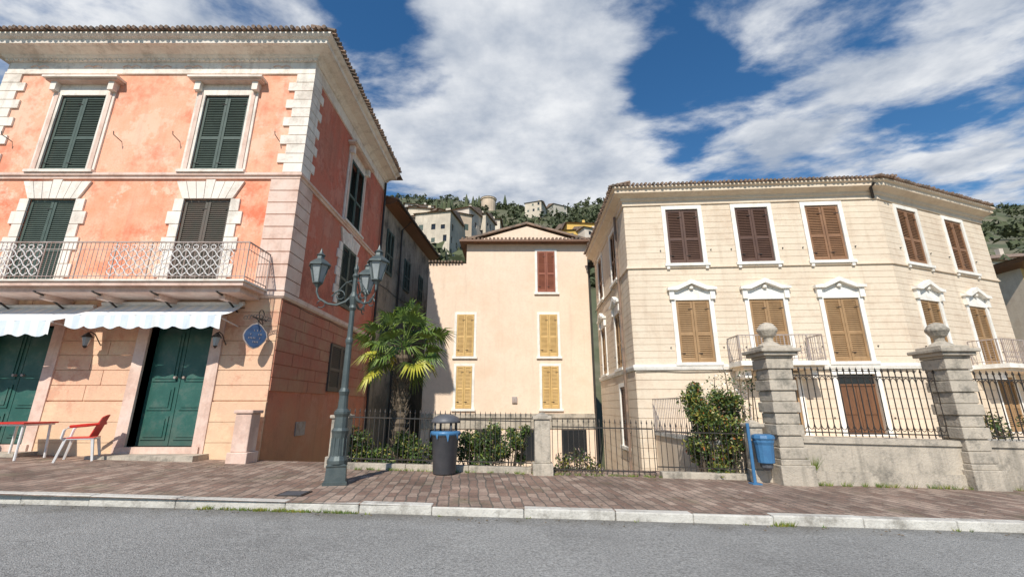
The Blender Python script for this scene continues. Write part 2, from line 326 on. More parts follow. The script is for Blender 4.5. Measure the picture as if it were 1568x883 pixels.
B.sweep('string_course',M['lstone'],path,belt)
B.sweep('balcony_string',M['lstone'],path[1:],[(0,4.5),(.05,4.5),(.1,4.56),(.1,4.68),(0,4.72)])
for f_,a,sg_ in ((fr,fr.L,-1),(fr,0,1),(sd,0,1)):
    nq=11; h=(11.98-8.42)/nq
    for i in range(nq):
        w=.74 if i%2 else .52
        z=8.42+i*h
        e=a+sg_*w; lo_,hi_=min(a,e),max(a,e)
        if f_ is fr and a>0: hi_+=.05
        elif f_ is fr: lo_-=.05
        B.box('quoins',M['white'],f_,lo_,hi_,-.02,.05,z+.012,z+h-.012)
    nq=9; h=(8.2-4.72)/nq
    for i in range(nq):
        w=.82; z=4.72+i*h; e=a+sg_*w; lo_,hi_=min(a,e),max(a,e)
        if f_ is fr and a>0: hi_+=.05
        elif f_ is fr: lo_-=.05
        B.box('lower_quoins',M['lstone'],f_,lo_,hi_,-.02,.05,z+.015,z+h-.015)
for f_,ops in ((fr,up),(sd,sup[:1])):
  for a,b,c,d in ops:
    for p,q in ((a-.28,a),(b,b+.28)): B.box('window_surround',M['white'],f_,p,q,-.02,.05,c-.05,d+.2)
    B.box('window_moulding',M['lstone'],f_,a-.2,a-.08,.05,.075,c,d+.08); B.box('window_moulding',M['lstone'],f_,b+.08,b+.2,.05,.075,c,d+.08)
    B.box('window_surround',M['white'],f_,a-.001,b+.001,-.02,.052,d,d+.2)
    B.box('window_head',M['white'],f_,a-.3,b+.3,-.02,.045,d+.203,d+.4)
    for p in (a-.3,b+.12): B.box('window_bracket',M['white'],f_,p,p+.18,.047,.2,d+.1,d+.4)
    B.box('window_hood_bed',M['lstone'],f_,a-.42,b+.42,0,.26,d+.402,d+.46); B.box('window_hood',M['white'],f_,a-.48,b+.48,0,.34,d+.462,d+.53)
    B.box('window_sill',M['white'],f_,a-.32,b+.32,0,.16,8.384,8.47)
for f_,ops in ((fr,mdw),(sd,sup[1:])):
  for a,b,c,d in ops:
    n=7; h=(d-c)/n
    for i in range(n):
        w=.40 if i%2 else .27
        B.box('door_blocks',M['white'],f_,a-w,a,-.02,.05,c+i*h+.01,c+(i+1)*h-.01); B.box('door_blocks',M['white'],f_,b,b+w,-.02,.05,c+i*h+.01,c+(i+1)*h-.01)
    m=(a+b)/2
    for i in range(7):
        t0=-1+2*i/7; t1=-1+2*(i+1)/7; w0=(b-a)/2+.05; w1=(b-a)/2+.32; ht=.56 if i!=3 else .62
        P=[]
        for n_ in (-.02,.06): P+=[f_.pt(m+t0*w0+.008,n_,d+.0),f_.pt(m+t1*w0-.008,n_,d+.0),f_.pt(m+t1*w1-.008,n_,d+ht),f_.pt(m+t0*w1+.008,n_,d+ht)]
        B.poly('voussoirs',M['white'],P,[(0,1,2,3),(4,5,6,7),(0,1,5,4),(1,2,6,5),(2,3,7,6),(3,0,4,7)])
mo=[(a-.3,b+.3,c-.3,d+.3) for a,b,c,d in dr_]
B.courses('rusticated_blocks',M['rustF'],fr,1.75,4.5,.39,mo,.03,.016,1.1)
B.courses('plinth_blocks',M['rustF'],fr,.2,1.72,.5,mo,.045,.01,2.2)
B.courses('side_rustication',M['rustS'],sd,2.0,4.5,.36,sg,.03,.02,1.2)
for a,b,c,d in dr_:
    for p,q in ((a-.3,a),(b,b+.3)): B.box('door_frame',M['lstone'],fr,p,q,-.45,.07,c-.3,d+.28)
    B.box('door_frame',M['lstone'],fr,a,b,-.45,.068,d,d+.28); B.box('door_keystone',M['white'],fr,(a+b)/2-.14,(a+b)/2+.14,.0,.1,d-.02,d+.34)
    B.box('door_step',M['stone'],fr,a-.45,b+.45,0,.6,.0,c-.16); B.box('door_threshold',M['lstone'],fr,a-.2,b+.2,-.4,.12,c-.158,c)
    m=(a+b)/2
    for p,q in ((a,m-.008),(m+.008,b)):
        B.box('double_door',M['teal'],fr,p,q,-.32,-.26,c,d)
        for z0,z1 in ((c+.15,c+.75),(c+.9,c+1.5),(c+1.65,d-.15)):
            B.box('double_door',M['teal'],fr,p+.1,q-.1,-.26,-.235,z0,z1); B.box('double_door',M['teal'],fr,p+.17,q-.17,-.235,-.215,z0+.07,z1-.07)
    for e in (-.12,.12): B.tube('door_knobs',M['railw'],[fr.pt(m+e,-.26,c+1.75),fr.pt(m+e,-.17,c+1.75)],.035,8)
s0,s1=.5,9.52; n1=1.1
B.box('balcony_slab',M['lstone'],fr,s0,s1,.05,n1,4.58,4.68); B.box('balcony_edge',M['white'],fr,s0-.04,s1+.04,.05,n1+.05,4.683,4.73)
B.box('balcony_slab',M['lstone'],fr,s0+.15,s1-.15,.05,n1-.15,4.44,4.578)
for t in (1.1,2.6,4.1,5.6,7.1,8.8):
    B.tube('balcony_tie',M['iron'],[fr.pt(t,.0,4.1),fr.pt(t,.6,4.38),fr.pt(t,1.0,4.45)],.025,5)
    B.box('balcony_corbel',M['lstone'],fr,t-.08,t+.08,.03,.75,4.3,4.44)
rt=5.75; rb=4.82
corner=[(s0,.1),(s0,n1),(s1,n1),(s1,.1)]
for (a,b),(c,d) in zip(corner,corner[1:]):
    for z,r in ((rt,.022),(rb,.014),(5.55,.01)): B.tube('railing',M['railw'],[fr.pt(a,b,z),fr.pt(c,d,z)],r,4)
    ln=math.hypot(c-a,d-b); k=int(ln/.115)
    for i in range(k+1):
        t=i/k; x_=a+(c-a)*t; y_=b+(d-b)*t
        B.tube('railing',M['railw'],[fr.pt(x_,y_,4.72),fr.pt(x_,y_,rt)],.0075 if i%8 else .016,4)
    if b==d:
      for lo_,hi_ in ((1.0,4.2),(6.0,9.0)):
        q=lo_
        while q<hi_:
            for ph in (0,1):
                B.tube('railing_scrolls',M['whitep'],[fr.pt(q+.06+ (.11 if ph else -.11)*math.sin(j/12*2*math.pi*1.5),n1+.004,4.84+.7*j/12) for j in range(13)],.013,4)
            B.tube('railing_scrolls',M['whitep'],[fr.pt(q+.06+.07*math.cos(j*.785),n1+.004,5.62+.06*math.sin(j*.785)) for j in range(9)],.011,4)
            q+=.23
for sx in (.9,4.3,6.1,9.2): B.tube('shutter_hook',M['iron'],[fr.pt(sx,0,9.5),fr.pt(sx,.3,9.55),fr.pt(sx,.33,9.65)],.012,4)
B.tube('drainpipe',M['iron'],[sd.pt(7.8,.1,12.4),sd.pt(7.8,.1,-1)],.05,8)
B.tube('cable',M['iron'],[sd.pt(t*.8,.04,4.44+.02*math.sin(t*2)) for t in range(11)],.012,4)
B.tube('cable',M['iron'],[fr.pt(t,.05,4.2+.02*math.sin(t*3)) for t in range(0,10)],.012,4)
B.box('hatch',M['railw'],sd,1.7,2.3,0,.03,.75,1.15)
B.done()
def awning(x0,x1,zw,zf,yf,zv):
    A=Thing('awning'); n=int((x1-x0)/.155); w=(x1-x0)/n
    for i in range(n):
        a=x0+i*w; b=a+w; pt='stripes_'+('blue' if i%2 else 'white'); mt=M['awB'] if i%2 else M['awW']
        rows=[]
        for t in (0,.25,.5,.75,1):
            y=11.62+(yf-11.62)*t; z=zw+(zf-zw)*t-.06*math.sin(math.pi*t); rows.append((y,z))
        for (ya,za),(yb,zb) in zip(rows,rows[1:]): A.quad(pt,mt,(a,ya,za),(b,ya,za),(b,yb,zb),(a,yb,zb))
        ph=lambda q:zv-.08*abs(math.sin((q-x0)/.46*math.pi))+.04
        wob=lambda q:yf-.02+.03*math.sin(q*9)
        m=(a+b)/2
        A.poly(pt,mt,[(a,wob(a),zf),(b,wob(b),zf),(b,wob(b)+.02,ph(b)),(m,wob(m)+.02,ph(m)),(a,wob(a)+.02,ph(a))],[(0,1,2,3,4)])
    A.tube('front_bar',M['whitep'],[(x0,yf+.03,zf-.02),(x1,yf+.03,zf-.02)],.025,6); A.tube('roller',M['whitep'],[(x0,11.6,zw+.03),(x1,11.6,zw+.03)],.06,8)
    for x in (x0+.1,x1-.1): A.tube('arm',M['whitep'],[(x,yf+.03,zf-.03),(x,11.65,zw-.6)],.018,5)
    A.done()
awning(-11.3,-7.4,4.3,3.84,10.76,3.52); awning(-15.7,-11.5,4.22,3.66,10.6,3.30)
# ------------------------------------------------------------------ weathered building
B=Thing('weathered_house')
a=(-6.38,19.85); b=(-5.7,28.5); f1=F(a,b)
ops=[(.5,1.5,8.0,10.3),(3.4,4.4,7.9,9.7),(6.2,7.1,7.9,9.6),(.6,1.5,3.5,5.6)]
B.wall('side_wall',M['weath'],f1,-2,11.6,ops,.2)
for o in ops: B.shutter('shutters',M['greenS'],f1,*o,n=.02)
f2=F((-12,19.85),a); B.wall('front_wall',M['weath'],f2,-2,11.6,[],.2); f3=F(b,(-12,28.5)); B.wall('back_wall',M['weath'],f3,-2,11.6,[],.2)
B.sweep('eaves',M['wood'],[a,b],[(0,11.35),(.5,11.5),(.55,11.5),(.6,11.68),(0,11.8)])
B.tiles('roof_tiles',M['tile'],[a,b],11.72,.55)
B.quad('roof',M['tile'],(a[0]+.5,a[1],11.7),(b[0]+.5,b[1],11.7),(-9.5,28.5,12.9),(-9.5,19.85,12.9))
B.tube('gutter',M['iron'],[f1.pt(0,.66,11.6),f1.pt(8.6,.66,11.6)],.06,6)
B.tube('drainpipe',M['iron'],[f1.pt(2.4,.6,11.5),f1.pt(2.4,.1,11),f1.pt(2.4,.1,-1)],.05,6)
B.tube('cable',M['iron'],[f1.pt(t,.05,7.2+.05*math.sin(t*2)) for t in range(9)],.015,4)
B.done()
# ------------------------------------------------------------------ peach house
B=Thing('peach_house')
Y=22.0; f=F((-4.45,Y),(4.05,Y)); X=lambda x:x+4.45
ops=[(X(1.35),X(2.3),7.4,9.68),(X(1.42),X(2.35),4.05,6.2),(X(-2.85),X(-1.95),4.05,6.2),(X(-2.8),X(-2.0),1.5,3.55),(X(1.5),X(2.35),1.5,3.55)]
B.wall('front_wall',M['creamC'],f,-2,9.0,[o for o in ops[1:]]+[(ops[0][0],ops[0][1],7.4,9.0)],.18)
f_=F((-2.45,Y),(4.05,Y)); B.wall('upper_wall',M['creamC'],f_,9.0,10.15,[(1.35+2.45,2.3+2.45,9.0,9.68)],.18)
B.poly('gable',M['creamC'],[(-2.45,Y,10.15),(4.05,Y,10.15),(.8,Y,11.15)],[(0,1,2)])
for i,o in enumerate(ops):
    B.shutter('shutters' if i else 'upper_shutters',M['yelS'] if i else M['redS'],f,*o,n=.0)
    a,b,c,d=o
    for q in ((a-.12,a,c-.02,d+.12),(b,b+.12,c-.02,d+.12),(a,b,d,d+.12),(a-.18,b+.18,c-.13,c-.021)): B.box('window_trim',M['creamW'],f,q[0],q[1],-.02,.03 if q[3]>c else .1,q[2],q[3])
rs=F((4.05,Y),(4.05,30)); B.wall('right_wall',M['creamC'],rs,-2,10.15,[],.1)
l1=F((-4.45,30),(-4.45,Y)); B.wall('left_wall',M['creamC'],l1,-2,9.0,[],.1)
l2=F((-2.45,30),(-2.45,Y)); B.wall('upper_left_wall',M['creamC'],l2,9.0,10.15,[],.1)
B.poly('low_roof',M['tile'],[(-4.5,Y-.05,9.03),(-2.45,Y-.05,9.03),(-2.45,30,9.6),(-4.5,30,9.6)],[(0,1,2,3)])
B.tiles('parapet_tiles',M['tile'],[(-4.5,Y),(-2.5,Y)],9.07,.1,r=.06,pitch=.17,ln=.4)
B.box('eave',M['wood'],f_,-.35,6.85,0,.45,10.1,10.2); B.tiles('roof_tiles',M['tile'],[(-2.75,Y),(4.35,Y)],10.25,.4,ln=.5,r=.07)
for sx,ex in ((-2.85,.8),(4.45,.8)):
    B.poly('roof',M['tile'],[(sx,Y-.12,10.2),(ex,Y-.12,11.25),(ex,30,11.25),(sx,30,10.2),(sx,Y-.12,10.32),(ex,Y-.12,11.37),(ex,30,11.37),(sx,30,10.32)],[(0,1,2,3),(4,5,6,7),(0,1,5,4),(2,3,7,6),(0,3,7,4)])
B.box('base_string',M['stone'],f,0,8.5,0,.12,1.05,1.25); B.box('base_plinth',M['stone'],f,0,8.5,-.02,.05,.55,1.05)
for x in (-3.4,-1.2,1,3): B.box('cellar_opening',M['dark'],f,X(x)-.6,X(x)+.6,-.02,.06,-.9,.5)  # solid dark boxes on the wall; the openings' shade is painted
B.tube('drainpipe',M['iron'],[(4.1,Y-.08,10),(4.1,Y-.08,-1)],.05,6)
B.box('meter_box',M['railw'],f,4.45,4.7,0,.08,1.75,2.05)
B.done()
# ------------------------------------------------------------------ cream palazzo
B=Thing('cream_palazzo')
P=[(4.35,21.5),(4.13,14.6),(13.0,14.0),(19.0,16.2),(19.4,24)]
fs,fa,fb,fe=[F(P[i],P[i+1]) for i in range(4)]
def bay(c,w,z0,z1): return (c-w/2,c+w/2,z0,z1)
cx=[2.05,4.5,6.93]
ua=[bay(c,1.15,6.45,8.53) for c in cx]; la=[bay(c+.03,1.13,3.0,5.12) for c in cx]
ga=[bay(4.55,1.1,.75,2.5),bay(6.95,1.2,.75,2.6)]
ub=[bay(6.39*t,1.12,6.45,8.53) for t in (.235,.68)]; lb=[bay(6.39*t+.02,1.1,3.0,5.12) for t in (.235,.68)]; gb=[bay(6.39*t,1.1,.75,2.6) for t in (.3,.75)]
us=[bay(t,1.0,6.45,8.53) for t in (1.5,4.7)]; ls_=[bay(t,1.0,3.0,5.12) for t in (1.5,4.7)]
gs=[bay(4.9,1.0,.2,2.3)]
for f,ops,nm in ((fs,us+ls_+gs,'side_wall'),(fa,ua+la+ga,'front_wall'),(fb,ub+lb+gb,'angled_wall'),(fe,[],'end_wall')):
    B.wall(nm,M['cream'],f,-2,9.0,ops,.2)
    ex=[(a-.15,b+.15,c-.15,d+.15) for a,b,c,d in ops]
    B.courses('rusticated_courses',M['cream'],f,2.95,6.28,.222,ex,.014,.013,None)
    B.courses('rusticated_courses',M['cream'],f,6.42,8.7,.228,ex,.014,.013,None)
    B.courses('base_courses',M['cream'],f,-1.5,2.75,.3,ex,.02,.016,None)
def trim(f,o,ped):
    a,b,c,d=o; w=.14
    for q in ((a-w,a,c,d+w),(b,b+w,c,d+w),(a,b,d,d+w)): B.box('window_trim',M['creamW'],f,q[0],q[1],-.02,.05,q[2],q[3])
    B.box('window_sill',M['creamW'],f,a-w-.06,b+w+.06,-.02,.12,c-.1,c)
    if ped:
        m=(a+b)/2; h=(b-a)/2+.26
        z=d+.14
        B.box('pediment_frieze',M['creamW'],f,a-w,b+w,-.02,.04,z+.001,z+.2)
        for p in (a-.2,b+.04): B.box('pediment_bracket',M['creamW'],f,p,p+.16,.0,.12,z-.12,z+.2)
        pr=[(-h,z+.2),(-h,z+.29),(-.62*h,z+.33),(0,z+.58),(.62*h,z+.33),(h,z+.29),(h,z+.2),(.6*h,z+.2),(0,z+.42),(-.6*h,z+.2)]
        V=[f.pt(m+x,n,zz) for n in (-.02,.19) for x,zz in pr]; k=len(pr)
        fc=[(0,1,2,9),(2,3,8,9),(3,4,7,8),(4,5,6,7)]
        B.poly('pediment',M['creamW'],V,[tuple(i+k for i in q) for q in fc]+[(i,(i+1)%k,(i+1)%k+k,i+k) for i in range(k)])
        B.poly('pediment_field',M['creamW'],[f.pt(m-.6*h,.03,z+.2),f.pt(m+.6*h,.03,z+.2),f.pt(m,.03,z+.43)],[(0,1,2)])
        B.lathe('pediment_boss',M['creamW'],f.pt(m,.08,0)[0],f.pt(m,.08,0)[1],[(.01,z+.22),(.07,z+.25),(.07,z+.32),(.01,z+.36)],8)
    else:
        for p in (a-w,b+w-.1): B.box('sill_bracket',M['creamW'],f,p,p+.1,-.02,.09,c-.2,c-.1)
    for p in (a-.3,b+.3): B.tube('shutter_catch',M['iron'],[f.pt(p,0,c+.5),f.pt(p,.06,c+.5)],.02,5)
for f,u,l,us_ in ((fa,ua,la,['brownS','brownS','midS']),(fb,ub,lb,['midS','midS']),(fs,us,ls_,['midS','midS'])):
    for o,mn in zip(u,us_): trim(f,o,0); B.shutter('upper_shutters_'+mn,M[mn],f,*o,n=-.03)
    for o in l: trim(f,o,1); B.shutter('lower_shutters',M['tanS'],f,*o,n=-.03)
for o in gs: B.shutter('side_ground_shutters',M['brownS'],fs,*o,n=-.03); trim(fs,o,0)
B.shutter('lower_shutters',M['tanS'],fa,*ga[0],n=-.03); trim(fa,ga[0],0)
for o in gb: B.shutter('lower_shutters',M['tanS'],fb,*o,n=-.03); trim(fb,o,0)
a,b,c,d=ga[1]; trim(fa,ga[1],0); m=(a+b)/2
for p,q in ((a,m-.006),(m+.006,b)):
    B.box('front_door',M['wood'],fa,p,q,-.16,-.1,c,d-.35)
    for z0,z1 in ((c+.1,c+.5),(c+.6,c+1.35)): B.box('front_door',M['wood'],fa,p+.1,q-.1,-.1,-.075,z0,z1)
B.box('front_door_transom',M['dark'],fa,a,b,-.15,-.1,d-.33,d); B.box('front_door_lintel',M['wood'],fa,a,b,-.16,-.07,d-.37,d-.31)
mid=[(0,6.28),(.07,6.29),(.07,6.34),(.04,6.36),(.04,6.42),(0,6.43)]
B.sweep('string_course',M['cream'],P,mid); B.sweep('base_course',M['creamW'],P,[(0,2.75),(.06,2.76),(.09,2.85),(.09,2.92),(0,2.95)])
B.sweep('cornice',M['cream'],P,[(0,8.7),(.06,8.71),(.06,8.86),(.12,8.9),(.14,8.98),(.34,9.06),(.38,9.08),(.38,9.2),(.46,9.24),(.46,9.3),(-.2,9.42)])
B.tiles('roof_tiles',M['tile'],P[:4],9.33,.5,r=.05,pitch=.145)
B.poly('roof',M['tile'],[(p[0],p[1],9.4) for p in P]+[(4.35,24,9.4),(11.5,18.5,10.6)],[(0,1,6),(1,2,6),(2,3,6),(3,4,6),(4,5,6),(5,0,6)])
B.tube('drainpipe',M['tile'],[fs.pt(5.8,.12,8.8),fs.pt(5.8,.12,-1)],.05,8)
B.tube('drainpipe_elbow',M['iron'],[fa.pt(8.6,.45,9.15),fa.pt(8.55,.3,9.05),fa.pt(8.75,.06,8.75)],.05,6)
B.tube('cable',M['iron'],[fa.pt(t*.8,.05,2.7+.02*math.sin(t*2)) for t in range(12)],.012,4)
B.tube('cable',M['iron'],[fs.pt(t*.7,.12,6.2+.02*math.sin(t*2)) for t in range(10)],.012,4)
def balc(f,s0,s1,n1,z,zr,part='balcony'):
    B.box(part+'_slab',M['creamW'],f,s0,s1,.05,n1,z-.14,z); B.box(part+'_underside',M['cream'],f,s0+.1,s1-.1,.05,n1-.1,z-.24,z-.141)
    for p in (s0+.3,s1-.3): B.box(part+'_corbel',M['creamW'],f,p-.1,p+.1,.02,n1*.7,z-.5,z-.24)
    cs=[(s0+.05,.1),(s0+.05,n1-.06),(s1-.05,n1-.06),(s1-.05,.1)]
    for (a,b),(c,d) in zip(cs,cs[1:]):
        for zz,r in ((zr,.022),(z+.08,.014)): B.tube(part+'_railing',M['railw'],[f.pt(a,b,zz),f.pt(c,d,zz)],r,4)
        ln=math.hypot(c-a,d-b); k=max(2,int(ln/.11))
        for i in range(k+1):
            t=i/k; B.tube(part+'_railing',M['railw'],[f.pt(a+(c-a)*t,b+(d-b)*t,z),f.pt(a+(c-a)*t,b+(d-b)*t,zr)],.008 if i%6 else .02,4)
            if b==d and i<k: 
                xx=a+(c-a)*(t+.5/k); B.tube(part+'_railing',M['railw'],[f.pt(xx+.05*math.cos(j*.785),b,z+.3+.1*math.sin(j*.785)) for j in range(9)],.008,4)
balc(fa,3.0,5.6,1.0,2.95,3.75); balc(fb,2.9,6.3,1.0,2.95,3.75,'angled_balcony')
B.done()
# ------------------------------------------------------------------ terrace, yellow house, far houses
T=Thing('terrace')
T.poly('terrace_body',M['cream'],[(4.75,10.95,-1.3),(24,10.95,-1.3),(24,16.3,-1.3),(4.6,14.55,-1.3),(4.75,10.95,.72),(24,10.95,.72),(24,16.3,.72),(4.6,14.55,.72)],[(0,1,5,4),(3,0,4,7),(4,5,6,7)])
T.sweep('coping',M['kerb'],[(4.6,14.5),(4.75,10.95),(24,10.95)],[(-.25,.723),(.05,.723),(.05,.82),(-.25,.82)]); T.done()
def ironfence(name,pts,zf,h,sp=.13,mat='iron',r=.011,tips=True,scroll=False):
    Fn=Thing(name)
    for (x0,y0),(x1,y1) in zip(pts,pts[1:]):
        ln=math.hypot(x1-x0,y1-y0); k=max(2,int(ln/sp))
        for q in (.08,h-.1): Fn.tube('rail',M[mat],[(x0,y0,zf(x0)+q),(x1,y1,zf(x1)+q)],.018,4)
        for i in range(k+1):
            t=i/k; x=x0+(x1-x0)*t; y=y0+(y1-y0)*t; z=zf(x)
            if tips: Fn.tube('bars',M[mat],[(x,y,z),(x,y,z+h),(x,y,z+h+.03),(x,y,z+h+.11)],[r,r,r*2.2,.002],4)
            else: Fn.tube('bars',M[mat],[(x,y,z),(x,y,z+h-.1)],r,4)
            if scroll and i<k:
                xm=x+(x1-x0)/k/2; rr=sp/2
                Fn.tube('scrolls',M[mat],[(xm+rr*math.cos(a*.5236),y,z+h-.28+ .16*math.sin(a*.5236)) for a in range(7)],.009,4)
                Fn.tube('scrolls',M[mat],[(xm+rr*math.cos(a*.5236),y,z+.3- .16*math.sin(a*.5236)) for a in range(7)],.009,4)
    Fn.done(); return Fn
ironfence('terrace_railing',[(4.55,14.4),(4.72,11.0),(6.0,11.0)],lambda x:.82,1.1,mat='railw',tips=False)
B=Thing('yellow_house'); f=F((26,21),(40,26)); f2=F((26,30),(26,21))
oy=[bay(1.5+2.6*i,1.1,z,z+1.9) for i in range(5) for z in (1.5,5.2)]
B.wall('front_wall',mk('yellow_stucco',(.62,.42,.14),(.55,.36,.12),1),f,-3,8.6,oy); B.wall('side_wall',M['cream'],f2,-3,8.6,[])
for o in oy: B.shutter('shutters',M['brownS'],f,*o)
B.sweep('eaves',M['wood'],[(26,30),(26,21),(40,26)],[(0,8.4),(.6,8.55),(.65,8.75),(0,8.9)]); B.poly('roof',M['tile'],[(25.4,20.4,8.8),(40,25.4,8.8),(38,34,11.5),(25.4,30,8.8)],[(0,1,2,3)]); B.done()
hcols=[(.66,.57,.45),(.70,.60,.46),(.54,.50,.42),(.72,.62,.52),(.66,.52,.38),(.58,.54,.47)]
hm=[mk('village_wall_%d'%i,c,tuple(v*.7 for v in c),.25,bump=0,streak=(tuple(v*.5 for v in c),.5)) for i,c in enumerate(hcols)]+[mk('village_wall_yellow',(.70,.45,.12),None,.2,bump=0)]
def house(x,y,w,d,h,rot,ci,z=None):
    B=Thing('village_house'); z=th(x,y)-2 if z is None else z
    c,s=math.cos(rot),math.sin(rot); tp=lambda a,b:(x+a*c-b*s,y+a*s+b*c)
    cs=[tp(-w/2,-d/2),tp(w/2,-d/2),tp(w/2,d/2),tp(-w/2,d/2)]
    for i in range(4):
        f=F(cs[i],cs[(i+1)%4]); k=max(1,int(f.L/2.4)); ops=[]
        for st in range(int((h)/2.9)+1):
            for j in range(k):
                if random.random()<.85:
                    cc=(j+.5)*f.L/k+random.uniform(-.3,.3); zz=z+2.2+st*2.9; hh=random.choice((1.3,1.5,1.0))
                    if zz+hh<z+2+h-.4: ops.append(bay(cc,random.choice((.8,.95)),zz,zz+hh))
        B.wall('walls',hm[ci],f,z-3,z+2+h,ops if i in(0,1,3) else [],.15)
        if i in (0,3):
            for o in ops:
                if random.random()<.5: B.box('shutters',M[('greenS','brownS')[ci%2]],f,o[0]-.01,o[1]+.01,-.05,.03,o[2],o[3])
    e=.5; zt=z+2+h
    q=[tp(-w/2-e,-d/2-e),tp(w/2+e,-d/2-e),tp(w/2+e,d/2+e),tp(-w/2-e,d/2+e)]; r1=tp(-w/2-e*.5,0); r2=tp(w/2+e*.5,0); rh=d*.2
    B.poly('roof',M['tile'],[(*p,zt-.05) for p in q]+[(*r1,zt+rh),(*r2,zt+rh)],[(0,1,5,4),(2,3,4,5),(0,3,4),(1,2,5),(0,1,2,3)])
    qx,qy=tp(w*.2,0); B.wbox('chimney',hm[ci],qx-.35,qx+.35,qy-.35,qy+.35,zt,zt+rh+1)
    B.done()
R_=random.Random(3)
for (u,y,w,h,ci) in [(-.245,95,10,8,0),(-.222,104,7,10,1),(-.20,97,9,9,3),(-.172,104,7,10,1),(-.175,122,12,9,2),(-.14,110,8,10,5),(-.125,124,9,9,0),(-.10,113,7,8,4),(-.205,126,9,9,4),(-.235,128,9,11,5),(-.15,138,10,9,3),(-.085,130,9,8,2),(-.255,112,10,10,2),(-.19,142,9,8,1),(-.165,152,8,7,0),(-.11,140,9,8,1),(-.22,146,10,9,3),(-.155,96,8,10,4),(-.12,100,8,10,3),(-.09,104,8,9,0),(-.06,118,8,8,1),(-.18,90,8,10,0),
                   (.13,108,7,5,6),(.165,112,8,6,6),(.19,106,8,5,3),(.15,124,9,5,2),(-.05,150,8,5,2),(.06,190,8,5,0),(.11,210,8,5,2),
                   (1.10,64,7,4,1),(1.17,70,8,4.5,3),(1.25,66,8,4,1),(1.34,70,9,5,3)]:
    house(u*y,y,w,R_.uniform(7,10),h,R_.uniform(-.5,.5),ci)
Tw=Thing('hilltop_tower'); tx,ty=-.06*215,215; tz=th(tx,ty); Tw.lathe('tower_body',hm[4],tx,ty,[(4,tz-4),(4,tz+5),(4.4,tz+5.2),(4.4,tz+6)],16); Tw.lathe('tower_roof',M['tile'],tx,ty,[(4.6,tz+6),(.2,tz+7.5)],16); Tw.done()
Ht=Thing('hill_trees')
for _ in range(1600):
    y=random.uniform(60,325); x=random.uniform(-.40,.32)*y if random.random()<.72 else random.uniform(1.0,1.6)*y
    z=th(x,y); sz=random.uniform(1.2,3.2); c=[(x+random.uniform(-1,1)*sz*.5,y+random.uniform(-1,1)*sz*.5,z+sz*random.uniform(.4,1.2),sz*.6) for _ in range(3)]
    leaves(Ht,'foliage',M['hleaf'],22,clumps(c),sz*.42)
for i in range(14):
    x=random.uniform(-.28,.0)*170; y=random.uniform(150,270); z=th(x,y); Ht.lathe('cypress',M['hleaf'],x,y,[(.3,z),(1.2,z+2),(1,z+6),(.1,z+10)],7)
Ht.done()
# ------------------------------------------------------------------ fences, pillars
ironfence('garden_fence',[(-4.0,10.75),(.45,10.72)],lambda x:pz(x)+.14,1.1,.12,r=.009)
ironfence('garden_gate',[(.95,10.7),(3.3,10.65)],lambda x:pz(x)+.02,1.12,.12,r=.009)
ironfence('garden_fence',[(3.35,10.65),(5.35,10.55)],lambda x:pz(x)+.14,.95,.12,r=.009)
ironfence('ornate_fence',[(6.45,10.3),(9.9,10.3)],lambda x:pz(x)+1.0,1.45,.15,scroll=True,r=.012)
ironfence('ornate_fence',[(10.55,10.3),(18,10.3)],lambda x:pz(x)+1.0,1.45,.15,scroll=True,r=.012)
def lowwall(name,x0,x1,y,h,w=.22,mat='kerb',cop=False):
    T=Thing(name); n=max(1,int((x1-x0)/1.4))
    for i in range(n):
        a=x0+(x1-x0)*i/n; b=x0+(x1-x0)*(i+1)/n-(.008 if not cop else 0)
        for (hh0,hh1,ww) in ([(-.2,h,w)] if not cop else [(-.3,.28,w+.10),(.28,h-.12,w),(h-.12,h,w+.09)]):
            P=[]
            for q in (hh0,hh1): P+=[(a,y-ww/2,pz(a)+q),(b,y-ww/2,pz(b)+q),(b,y+ww/2,pz(b)+q),(a,y+ww/2,pz(a)+q)]
            T.poly('masonry',M[mat],P,[(0,3,2,1),(4,5,6,7),(0,1,5,4),(1,2,6,5),(2,3,7,6),(3,0,4,7)])
    T.done(.012 if not cop else 0)
lowwall('low_kerb_wall',-3.9,.45,10.75,.13,mat='stone'); lowwall('low_kerb_wall',3.4,5.4,10.6,.13,mat='stone')
lowwall('retaining_wall',6.4,9.95,10.3,.98,.35,'stone',True); lowwall('retaining_wall',10.5,20,10.3,.98,.35,'stone',True)
def pillar(name,x,y,w,h,cap=True,mat='stone'):
    T=Thing(name); z=pz(x)-.15; h2=w/2
    T.wbox('plinth',M[mat],x-h2-.05,x+h2+.05,y-h2-.05,y+h2+.05,z,z+.4)
    T.wbox('shaft',M[mat],x-h2,x+h2,y-h2,y+h2,z+.4,z+h)
    T.wbox('cap',M[mat],x-h2-.04,x+h2+.04,y-h2-.04,y+h2+.04,z+h,z+h+.08)
    if not cap: T.lathe('cap_top',M[mat],x,y,[(h2*1.35,z+h+.08),(.05,z+h+.16)],4,math.pi/4)
    T.done(.02)
pillar('stone_pillar',.70,10.6,.36,1.35,False); pillar('stone_pillar',5.55,10.45,.30,1.3,False); pillar('stone_pillar',-4.12,10.95,.38,1.25,False); pillar('stone_post',-6.6,11.25,.40,1.3,True,'lstone')
